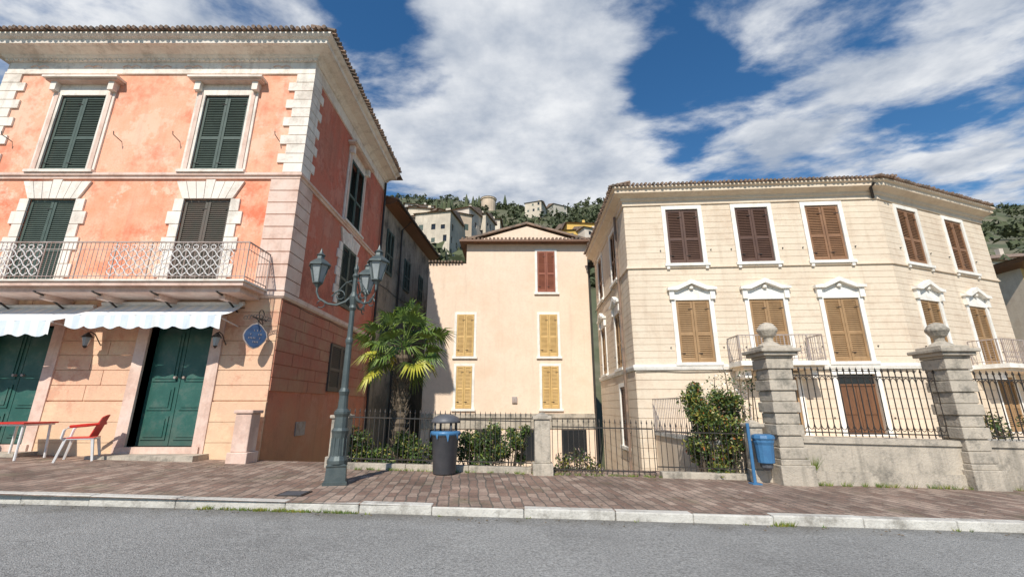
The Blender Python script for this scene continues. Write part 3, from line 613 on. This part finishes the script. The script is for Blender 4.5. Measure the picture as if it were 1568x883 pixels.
def gatepillar(x,y):
    T=Thing('gate_pillar'); z=pz(x)-.1; w=.27
    T.wbox('plinth',M['stone'],x-w-.1,x+w+.1,y-w-.1,y+w+.1,z,z+.5); T.wbox('plinth',M['stone'],x-w-.05,x+w+.05,y-w-.05,y+w+.05,z+.5,z+.62)
    zz=z+.62; k=9; h=(2.66-zz)/k
    for i in range(k):
        e=0 if i%2 else .035
        T.wbox('shaft',M['stone'],x-w-e,x+w+e,y-w-e,y+w+e,zz+i*h+.008,zz+(i+1)*h-.008)
    T.wbox('core',M['stone'],x-w+.02,x+w-.02,y-w+.02,y+w-.02,zz,zz+k*h)
    t=zz+k*h
    for e,a,b in ((.04,0,.06),(.12,.06,.14),(.18,.14,.22),(.06,.22,.30)): T.wbox('cap',M['stone'],x-w-e,x+w+e,y-w-e,y+w+e,t+a,t+b)
    T.lathe('finial_neck',M['stone'],x,y,[(.26,t+.3),(.2,t+.36),(.1,t+.42),(.1,t+.5),(.15,t+.55)],14)
    T.lathe('finial_ball',M['stone'],x,y,[(.05,t+.5),(.15,t+.54),(.205,t+.64),(.225,t+.67),(.225,t+.72),(.2,t+.75),(.14,t+.84),(.03,t+.88)],16)
    T.done(.016)
gatepillar(6.12,10.25); gatepillar(10.2,10.25)
# ------------------------------------------------------------------ street lamp
L_=Thing('street_lamp'); lx,ly=-3.31,8.74; z=pz(lx)
L_.lathe('base_plinth',M['lampm'],lx,ly,[(.30,z),(.30,z+.05),(.26,z+.07),(.24,z+.3),(.26,z+.33),(.2,z+.36)],4,math.pi/4+.3)
prof=[(.19,.36),(.19,.42),(.15,.5),(.135,.8),(.15,.9),(.165,.95),(.13,1.0),(.125,1.2),(.15,1.26),(.15,1.3),(.095,1.36),(.085,1.6),(.105,1.68),(.07,1.75),(.06,2.6),(.075,2.65),(.075,2.7),(.055,2.75),(.05,3.3),(.08,3.36),(.06,3.42),(.09,3.6),(.05,3.7),(.045,4.0),(.07,4.05),(.03,4.12),(.05,4.2),(.005,4.35)]
L_.lathe('post',M['lampm'],lx,ly,[(r,z+h) for r,h in prof],12)
for k in range(10):
    a=k*.628; L_.tube('fluting',M['lampm'],[(lx+.14*math.cos(a),ly+.14*math.sin(a),z+.5),(lx+.135*math.cos(a),ly+.135*math.sin(a),z+.82)],.018,4)
for ox,oy in ((-.74,-.1),(.55,-.3),(.02,.66)):
    d=Vector((ox,oy)); R=d.length; d/=R
    p=lambda t,h:(lx+d.x*t,ly+d.y*t,z+h)
    L_.tube('arm',M['lampm'],[p(.04,3.62),p(.15,3.5),p(.32,3.42),p(.5,3.44),p(R*.92,3.55),p(R,3.68),p(R,3.84)],[.03,.028,.026,.024,.022,.022,.03],6)
    L_.tube('arm_scroll',M['lampm'],[p(.28+.13*math.cos(q*.6)*(1-q*.05),3.62+.13*math.sin(q*.6)*(1-q*.05)) for q in range(14)],.014,5)
    L_.tube('arm_scroll',M['lampm'],[p(R*.85+.08*math.cos(q*.6),3.43+.08*math.sin(q*.6)) for q in range(10)],.012,5)
    L_.tube('arm_scroll',M['lampm'],[p(.06,3.95),p(.18,3.9),p(.3,3.74),p(.44,3.6)],.014,5)
    cx_,cy_=lx+d.x*R,ly+d.y*R; b=z+3.84
    L_.lathe('lantern_base',M['lampm'],cx_,cy_,[(.03,b-.06),(.07,b),(.11,b+.03),(.11,b+.05)],6)
    L_.lathe('lantern_glass',M['glass'],cx_,cy_,[(.09,b+.05),(.185,b+.40)],6)
    for k in range(6):
        a=k*math.pi/3; L_.tube('lantern_frame',M['lampm'],[(cx_+.1*math.cos(a),cy_+.1*math.sin(a),b+.05),(cx_+.195*math.cos(a),cy_+.195*math.sin(a),b+.41)],.014,4)
    L_.lathe('lantern_roof',M['lampm'],cx_,cy_,[(.235,b+.40),(.235,b+.43),(.16,b+.50),(.08,b+.56),(.075,b+.62),(.1,b+.64),(.05,b+.68),(.03,b+.72),(.005,b+.8)],6)
L_.done()
# ------------------------------------------------------------------ bins
b_=Thing('litter_bin'); x,y=-1.5,10.25; z=pz(x)
b_.lathe('body',M['binG'],x,y,[(.20,z),(.25,z+.03),(.30,z+.80),(.33,z+.82),(.33,z+.88),(.29,z+.88)],20)
for k in range(9): 
    a=k*.698+.1; h=random.uniform(.05,.16); w=.12
    b_.poly('bag_folds',M['blue'],[(x+.345*math.cos(a-w),y+.345*math.sin(a-w),z+.87),(x+.345*math.cos(a+w),y+.345*math.sin(a+w),z+.87),(x+.35*math.cos(a+w*.3),y+.35*math.sin(a+w*.3),z+.83-h)],[(0,1,2)])
b_.lathe('bag_rim',M['blue'],x,y,[(.335,z+.82),(.345,z+.86),(.335,z+.90),(.30,z+.91)],18)
for k in range(4):
    a=k*1.57+.6; b_.tube('hood_post',M['binG'],[(x+.27*math.cos(a),y+.27*math.sin(a),z+.88),(x+.26*math.cos(a),y+.26*math.sin(a),z+1.1)],.025,5)
b_.lathe('hood',M['binG'],x,y,[(.33,z+1.08),(.33,z+1.12),(.28,z+1.2),(.15,z+1.26),(.02,z+1.27)],20)
smooth(b_.done())
b_=Thing('blue_litter_bin'); x,y=5.42,9.98; z=pz(x)
b_.tube('post',M['blue'],[(x-.22,y,z),(x-.22,y,z+1.25)],.035,8); b_.wbox('foot',M['blue'],x-.32,x-.12,y-.1,y+.1,z,z+.03)
b_.lathe('basket',M['blue'],x+.08,y,[(.13,z+.42),(.17,z+.44),(.19,z+.8),(.21,z+.86),(.21,z+.9)],14)
b_.lathe('bag',M['blue'],x+.08,y,[(.215,z+.9),(.235,z+.94),(.22,z+1.0),(.16,z+1.02)],11)
b_.lathe('bag_bottom',M['binG'],x+.08,y,[(.05,z+.28),(.12,z+.34),(.13,z+.42)],9)
b_.done()
# ------------------------------------------------------------------ chair and table
def chair(x,y,rot,sc=1.18):
    T=Thing('plastic_chair'); c,s=math.cos(rot),math.sin(rot); z=pz(x)
    def q(a,b,h): return (x+(a*c-b*s)*sc,y+(a*s+b*c)*sc,z+h*sc)
    for a,b in ((-.24,-.22),(.24,-.22),(-.22,.24),(.22,.24)): T.tube('legs',M['whitep'],[q(a*1.15,b*1.2,0),q(a*.9,b*.85,.43)],[.028,.036],5)
    T.tube('frame',M['whitep'],[q(-.23,-.24,.43),q(.23,-.24,.43),q(.22,.22,.42),q(-.22,.22,.42),q(-.23,-.24,.43)],.025,6)
    def slab(part,mt,g):
        n=len(g); m=len(g[0]); V=[p for r in g for p in r]; T.poly(part,mt,V,[(i*m+j,i*m+j+1,(i+1)*m+j+1,(i+1)*m+j) for i in range(n-1) for j in range(m-1)])
    slab('seat',M['red'],[[q(-.24+.48*i/6,-.25+.48*j/5,.45-.02*math.sin(math.pi*i/6)) for i in range(7)] for j in range(6)])
    g=[]
    for j in range(7):
        t=j/6; w=.24+.02*t-.05*t*t
        g.append([q(-w+2*w*i/8,.22+.12*t-.07*abs(i-4)/4,.46+.42*t-.06*t*((i-4)/4)**2) for i in range(9)])
    slab('backrest',M['red'],g)
    for e in (-1,1):
        T.tube('armrest',M['red'],[q(e*.25,.27,.70),q(e*.29,.1,.68),q(e*.29,-.15,.66)],[.03,.034,.034],6)
        T.tube('arm_support',M['whitep'],[q(e*.29,-.15,.655),q(e*.28,-.22,.60),q(e*.26,-.24,.44)],[.032,.03,.028],6)
    T.done()
    for o in T.root.children:
        if o.name.startswith(('seat','backrest')): m=o.modifiers.new('s','SOLIDIFY'); m.thickness=.02
chair(-10.25,10.85,math.radians(-60))
T=Thing('cafe_table'); x,y=-11.75,10.8; z=pz(x)
T.wbox('top',M['red'],x-.5,x+.5,y-.4,y+.4,z+.80,z+.835); T.wbox('apron',M['whitep'],x-.46,x+.46,y-.36,y+.36,z+.76,z+.80)
for a in (-.4,.4):
    for b in (-.3,.3): T.tube('leg',M['whitep'],[(x+a*1.1,y+b*1.1,z),(x+a,y+b,z+.78)],.028,6)
T.done(.006)
chair(-13.4,10.7,math.radians(80))
# ------------------------------------------------------------------ sign + wall lanterns
T=Thing('hanging_sign'); sx,sy=-6.75,11.25; 
T.tube('bracket',M['iron'],[(sx,11.68,3.85),(sx,10.95,3.85)],.015,5); T.tube('bracket',M['iron'],[(sx,11.68,3.6),(sx,11.3,3.8),(sx,11.1,3.86)],.012,5)
for cc in (3.98,3.72): T.tube('bracket_scroll',M['iron'],[(sx,11.4+.12*math.cos(a*.6),cc+.12*math.sin(a*.6)) for a in range(11)],.012,4)
for k in range(9): T.tube('wrought_scroll',M['iron'],[(sx-.24+.06*k+.05*math.cos(a*.8),sy-.13+.032*k+.0*a,3.84+.05*math.sin(a*.8)+.06*math.sin(k*.39)) for a in range(8)],.009,4)
pts=[(.27*math.cos(i*math.pi/8)*(1+.06*math.cos(i*math.pi/2)),.33*math.sin(i*math.pi/8)*(1+.05*math.cos(i*math.pi/2))) for i in range(16)]
c,s=math.cos(.7),math.sin(.7)
for part,mt,k,th_ in (('border',M['railw'],1.0,.015),('panel',M['signb'],.90,.022)):
    V=[(sx+a*k*c-e*s,sy+a*k*s+e*c,3.38+b*k) for e in (-th_,th_) for a,b in pts]; n=len(pts)
    T.poly(part,mt,V,[tuple(range(n)),tuple(range(n,2*n))]+[(i,(i+1)%n,(i+1)%n+n,i+n) for i in range(n)])
for zz,w in ((3.52,.12),(3.42,.17),(3.32,.15),(3.22,.1)):
    k=int(w/.02)
    for i in range(-k//2,k//2+1):
        if random.random()<.6:
            a=i*.036; T.tube('lettering',M['railw'],[(sx+a*c+.03*s,sy+a*s-.03*c,zz-.02),(sx+(a+random.uniform(-.01,.015))*c+.03*s,sy+a*s-.03*c,zz+.02)],.0055,4)
T.done()
for wx in (-11.15,-7.75):
    T=Thing('wall_lantern'); T.tube('arm',M['iron'],[(wx,11.66,3.2),(wx,11.45,3.45),(wx,11.3,3.5),(wx,11.25,3.42)],.014,5)
    T.lathe('body',M['glass'],wx,11.25,[(.05,3.12),(.1,3.34)],6); T.lathe('cap',M['iron'],wx,11.25,[(.14,3.34),(.06,3.43),(.01,3.48)],6); T.lathe('base',M['iron'],wx,11.25,[(.02,3.06),(.06,3.12)],6); T.done()
# ------------------------------------------------------------------ palm
T=Thing('palm_tree'); px,py=-3.0,12.0; zb=-1.0; zt=3.15
pr=[]
n=44
for i in range(n+1):
    t=i/n; z=zb+(zt-zb)*t; pr.append((.12+.035*(i%2)+.05*t+random.uniform(-.01,.01),z))
T.lathe('trunk',M['trunk'],px,py,pr,11)
for i in range(260):
    t=random.uniform(.25,1); a=random.uniform(0,6.28); z=zb+(zt-zb)*t; r=.15+.05*t
    T.tube('trunk_fibre',M['trunk'],[(px+r*math.cos(a),py+r*math.sin(a),z),(px+(r+.09)*math.cos(a),py+(r+.09)*math.sin(a),z+.14)],[.028,.006],4)
rng_=random.Random(5)
NF=34
for i in range(NF):
    az=i*2.39996; el=math.radians(80-118*(i/(NF-1))**.9+rng_.uniform(-8,8)); pl=rng_.uniform(.65,1.1)
    yellow = i>NF-11
    base=Vector((px,py,zt+.05)); d=Vector((math.cos(az)*math.cos(el),math.sin(az)*math.cos(el),math.sin(el)))
    hub=base+d*pl+Vector((0,0,-.12*pl*math.cos(el)))
    yy=yellow and i%2; mt=M['palmY'] if yy else M['palm']; part='leaves_yellow' if yy else 'leaves'
    T.tube('petioles',M['palm'],[tuple(base),tuple(base+d*pl*.5+Vector((0,0,.03))),tuple(hub)],.014,4)
    side=d.cross(Vector((0,0,1))); side=side.normalized() if side.length>.1 else Vector((1,0,0)); upv=side.cross(d).normalized()
    tw=rng_.uniform(-.5,.5); side,upv=side*math.cos(tw)+upv*math.sin(tw),upv*math.cos(tw)-side*math.sin(tw)
    K_=22
    for k in range(K_):
        a=math.radians(-110+220*k/(K_-1)+rng_.uniform(-2,2)); ln=rng_.uniform(.50,.68)*(1-.22*abs(a)/1.9)
        dr2=(d*math.cos(a)+side*math.sin(a)).normalized(); pr_=dr2.cross(upv).normalized()
        w=.028
        m1=hub+dr2*ln*.55+upv*(.04+.05*abs(math.sin(a))); tip=hub+dr2*ln+upv*.03+Vector((0,0,-.12*ln/.6-rng_.uniform(0,.12)))
        p0=hub
        T.poly(part,mt,[tuple(p0-pr_*.006),tuple(m1-pr_*w),tuple(tip),tuple(m1+pr_*w),tuple(p0+pr_*.006),tuple(m1-upv*.025)],[(0,1,5),(1,2,5),(2,3,5),(3,4,5),(0,5,4)])
T.done()
# ------------------------------------------------------------------ shrubs
def shrub(name,cs,n,size,mats,stems=True,sm='trunk'):
    T=Thing(name); w=[('foliage_%d'%i,M[m],k) for i,(m,k) in enumerate(mats)]
    for p,m,k in w: leaves(T,p,m,int(n*k),clumps(cs),size)
    if stems:
        x0=sum(c[0] for c in cs)/len(cs); y0=sum(c[1] for c in cs)/len(cs); zz=min(c[2]-c[3] for c in cs)
        for c in cs: T.tube('stems',M[sm],[(c[0]*.7+x0*.3,c[1]*.7+y0*.3,zz-.5),(c[0],c[1],c[2]),(c[0]+random.uniform(-.1,.1),c[1],c[2]+c[3]*1.1)],[.02,.012,.004],5)
    T.done()
def rowc(x0,x1,y,z0,z1,r,n): return [(random.uniform(x0,x1),y+random.uniform(-.25,.25),random.uniform(z0,z1),r*random.uniform(.5,1.2)) for _ in range(n)]
shrub('hedge',rowc(-4.2,-2.0,11.25,.1,.9,.24,26),5200,.042,[('leaf',.64),('leafY',.2),('palm',.16)])
shrub('hedge',rowc(-1.3,.4,11.25,.2,1.05,.24,26),5600,.042,[('leaf',.66),('leafY',.2),('palm',.14)])
shrub('flower_bush',rowc(1.0,2.3,11.4,-.1,.45,.2,12),1300,.04,[('leaf',.45),('leafY',.25),('lstone',.2),('leafD',.1)])
iv=[(4.85+random.uniform(-.48,.5),10.95+random.uniform(-.25,.2),random.uniform(.0,1.85),random.uniform(.18,.36)) for _ in range(34)]+[(4.5,10.9,2.0,.17),(4.4,10.9,1.8,.18)]
shrub('garden_bush',iv,15000,.040,[('leaf',.50),('leafY',.32),('palm',.14),('leafR',.04)])
bt=[(5.5+random.uniform(-.55,.5),10.95,random.uniform(1.3,2.3),.25) for _ in range(12)]
shrub('sparse_shrub',bt,650,.035,[('creamW',.3),('leaf',.7)])
shrub('terrace_vine',[(11.3+i*.3,11.6+random.uniform(-.3,.3),random.uniform(.8,1.3),.25) for i in range(20)],2800,.05,[('leaf',.65),('leafY',.25),('leafD',.1)])
shrub('alley_weeds',rowc(3.2,4.2,12.5,-1.0,-.3,.2,10),1200,.05,[('palm',.6),('leaf',.4)])
T=Thing('grass_tufts')
def tuft(x,y,z,n,h):
    for _ in range(n):
        a=random.uniform(0,6.28); r=random.uniform(0,.05); bx,by=x+r*math.cos(a),y+r*math.sin(a); hh=h*random.uniform(.5,1.2); l=random.uniform(.2,.9)*hh
        g=random.random(); T.poly('blades' if g<.6 else 'dry_blades',M['palm'] if g<.6 else M['leafY'],[(bx-.006,by,z),(bx+.006,by,z),(bx+l*math.cos(a),by+l*math.sin(a),z+hh)],[(0,1,2)])
for _ in range(100):
    x=random.triangular(-5.0,-2.0,-3.4) if random.random()<.85 else random.uniform(-12,12); tuft(x,7.08-.012*x-random.uniform(0,.05),gz(x),random.randint(4,16),random.uniform(.025,.065))
for c in (4.0,4.1,3.9): tuft(c,7.0,gz(4),30,.07)
for _ in range(90):
    x=random.uniform(-4,5.3); tuft(x,10.58+random.uniform(-.06,.03),pz(x),10,.07)
for _ in range(60):
    x=random.uniform(5.7,13); tuft(x,9.98,pz(x),12,.10)
tuft(6.55,10.03,pz(6.5)+.3,60,.3)
T.done()
T=Thing('fallen_leaves')
for _ in range(420):
    x=random.uniform(-9,12); y=random.choice([7.02-.012*x-abs(random.gauss(0,.15)),random.uniform(7.4,11),10.5-abs(random.gauss(0,.2))]); z=(gz(x) if y<7.15 else pz(x))+.008; s=random.uniform(.01,.03); a=random.uniform(0,3)
    if 7.0-.012*x<y<7.4: continue
    T.quad('leaf_litter',M['leafD'],(x-s*math.cos(a),y-s*math.sin(a),z),(x+s*.5*math.sin(a),y-s*.5*math.cos(a),z+.008),(x+s*math.cos(a),y+s*math.sin(a),z),(x-s*.5*math.sin(a),y+s*.5*math.cos(a),z+.004))
T.done()
T=Thing('manhole_cover'); x,y=-3.6,7.75; T.wbox('frame',M['iron'],x-.22,x+.22,y-.2,y+.2,pz(x)-.02,pz(x)+.012); T.wbox('lid',M['binG'],x-.18,x+.18,y-.16,y+.16,pz(x)-.01,pz(x)+.016); T.done()
# ------------------------------------------------------------------ camera, sun, sky
cam=D.cameras.new('camera'); cam.lens=15.15; cam.sensor_width=36; cam.clip_end=5000; cam.clip_start=.05
co=D.objects.new('camera',cam); COL.objects.link(co); co.location=(0,0,1.6); co.rotation_euler=(math.radians(90+15.26),0,0); S.camera=co
sun=D.lights.new('sun','SUN'); sun.energy=5.0; sun.angle=math.radians(.5); sun.color=(1,.95,.86)
so=D.objects.new('sun',sun); COL.objects.link(so); dv=Vector((.25,1,-.97)); so.rotation_euler=dv.to_track_quat('-Z','Y').to_euler()
w=D.worlds.new('World'); S.world=w; w.use_nodes=True; N=w.node_tree.nodes; L=w.node_tree.links
bg=N['Background']; bg.inputs['Strength'].default_value=.10
sky=N.new('ShaderNodeTexSky'); sky.sky_type='NISHITA'; sky.sun_disc=False; sky.sun_elevation=math.radians(43); sky.sun_rotation=math.radians(194); sky.air_density=1.2; sky.dust_density=.2; sky.ozone_density=4
hs=N.new('ShaderNodeHueSaturation'); hs.inputs['Saturation'].default_value=1.25; hs.inputs['Value'].default_value=1.15; L.new(sky.outputs[0],hs.inputs['Color'])
tc=N.new('ShaderNodeTexCoord'); sp=N.new('ShaderNodeSeparateXYZ'); L.new(tc.outputs['Generated'],sp.inputs[0])
def mth(op,a,b=None,c=None):
    n=N.new('ShaderNodeMath'); n.operation=op
    for i,v in enumerate((a,b,c)):
        if v is None: continue
        if isinstance(v,(int,float)): n.inputs[i].default_value=v
        else: L.new(v,n.inputs[i])
    return n.outputs[0]
zc=mth('MAXIMUM',sp.outputs[2],.06)
cv=N.new('ShaderNodeCombineXYZ'); L.new(mth('DIVIDE',sp.outputs[0],zc),cv.inputs[0]); L.new(mth('DIVIDE',sp.outputs[1],zc),cv.inputs[1])
mp=N.new('ShaderNodeMapping'); mp.inputs['Rotation'].default_value=(0,0,math.radians(53)); mp.inputs['Scale'].default_value=(.95,1.45,1); mp.inputs['Location'].default_value=(3.3,1.7,.2); L.new(cv.outputs[0],mp.inputs[0])
n1=N.new('ShaderNodeTexNoise'); n1.inputs['Scale'].default_value=2.6; n1.inputs['Detail'].default_value=8; n1.inputs['Roughness'].default_value=.58; n1.inputs['Distortion'].default_value=.15; L.new(mp.outputs[0],n1.inputs['Vector'])
dens=n1.outputs[0]
for (bx,by,r,wt) in [(.02,1.1,.5,.30),(.05,1.7,.8,.30),(-.3,1.5,.5,.26),(-.36,.90,.24,-.26),(.50,1.12,.26,-.24),(1.25,.95,.45,.24),(.95,1.5,.35,.18),(.45,1.75,.5,.18),(1.45,1.55,.35,-.06),(-1.0,.95,.7,.2),(0,2.6,1.3,.14),(1.9,1.6,.45,.16)]:
    vd=N.new('ShaderNodeVectorMath'); vd.operation='DISTANCE'; L.new(cv.outputs[0],vd.inputs[0]); vd.inputs[1].default_value=(bx,by,0)
    mr=N.new('ShaderNodeMapRange'); mr.interpolation_type='SMOOTHSTEP'; mr.inputs[1].default_value=0; mr.inputs[2].default_value=r; mr.inputs[3].default_value=wt; mr.inputs[4].default_value=0; L.new(vd.outputs['Value'],mr.inputs[0])
    dens=mth('ADD',dens,mr.outputs[0])
# clouds thinned in the unseen sky behind the camera to deepen facade shadows
cl=N.new('ShaderNodeMapRange'); cl.inputs[1].default_value=.25; cl.inputs[2].default_value=-.25; cl.inputs[3].default_value=0; cl.inputs[4].default_value=.28; L.new(sp.outputs[1],cl.inputs[0])
dens=mth('SUBTRACT',dens,cl.outputs[0])
cr=N.new('ShaderNodeMapRange'); cr.interpolation_type='SMOOTHSTEP'; cr.inputs[1].default_value=.43; cr.inputs[2].default_value=.68; L.new(dens,cr.inputs[0])
n2=N.new('ShaderNodeTexNoise'); n2.inputs['Scale'].default_value=2.2; n2.inputs['Detail'].default_value=7; n2.inputs['Roughness'].default_value=.6; L.new(cv.outputs[0],n2.inputs['Vector'])
sh=N.new('ShaderNodeMapRange'); sh.inputs[1].default_value=.36; sh.inputs[2].default_value=.62; L.new(n2.outputs[0],sh.inputs[0])
cm=N.new('ShaderNodeMix'); cm.data_type='RGBA'; cm.inputs[6].default_value=(4.2,4.8,5.8,1); cm.inputs[7].default_value=(8.6,8.8,9.1,1); L.new(sh.outputs[0],cm.inputs[0])
mx=N.new('ShaderNodeMix'); mx.data_type='RGBA'; L.new(cr.outputs[0],mx.inputs[0]); L.new(hs.outputs[0],mx.inputs[6]); L.new(cm.outputs[2],mx.inputs[7])
L.new(mx.outputs[2],bg.inputs['Color'])
S.view_settings.view_transform='Standard'; S.view_settings.look='None'; S.view_settings.exposure=0
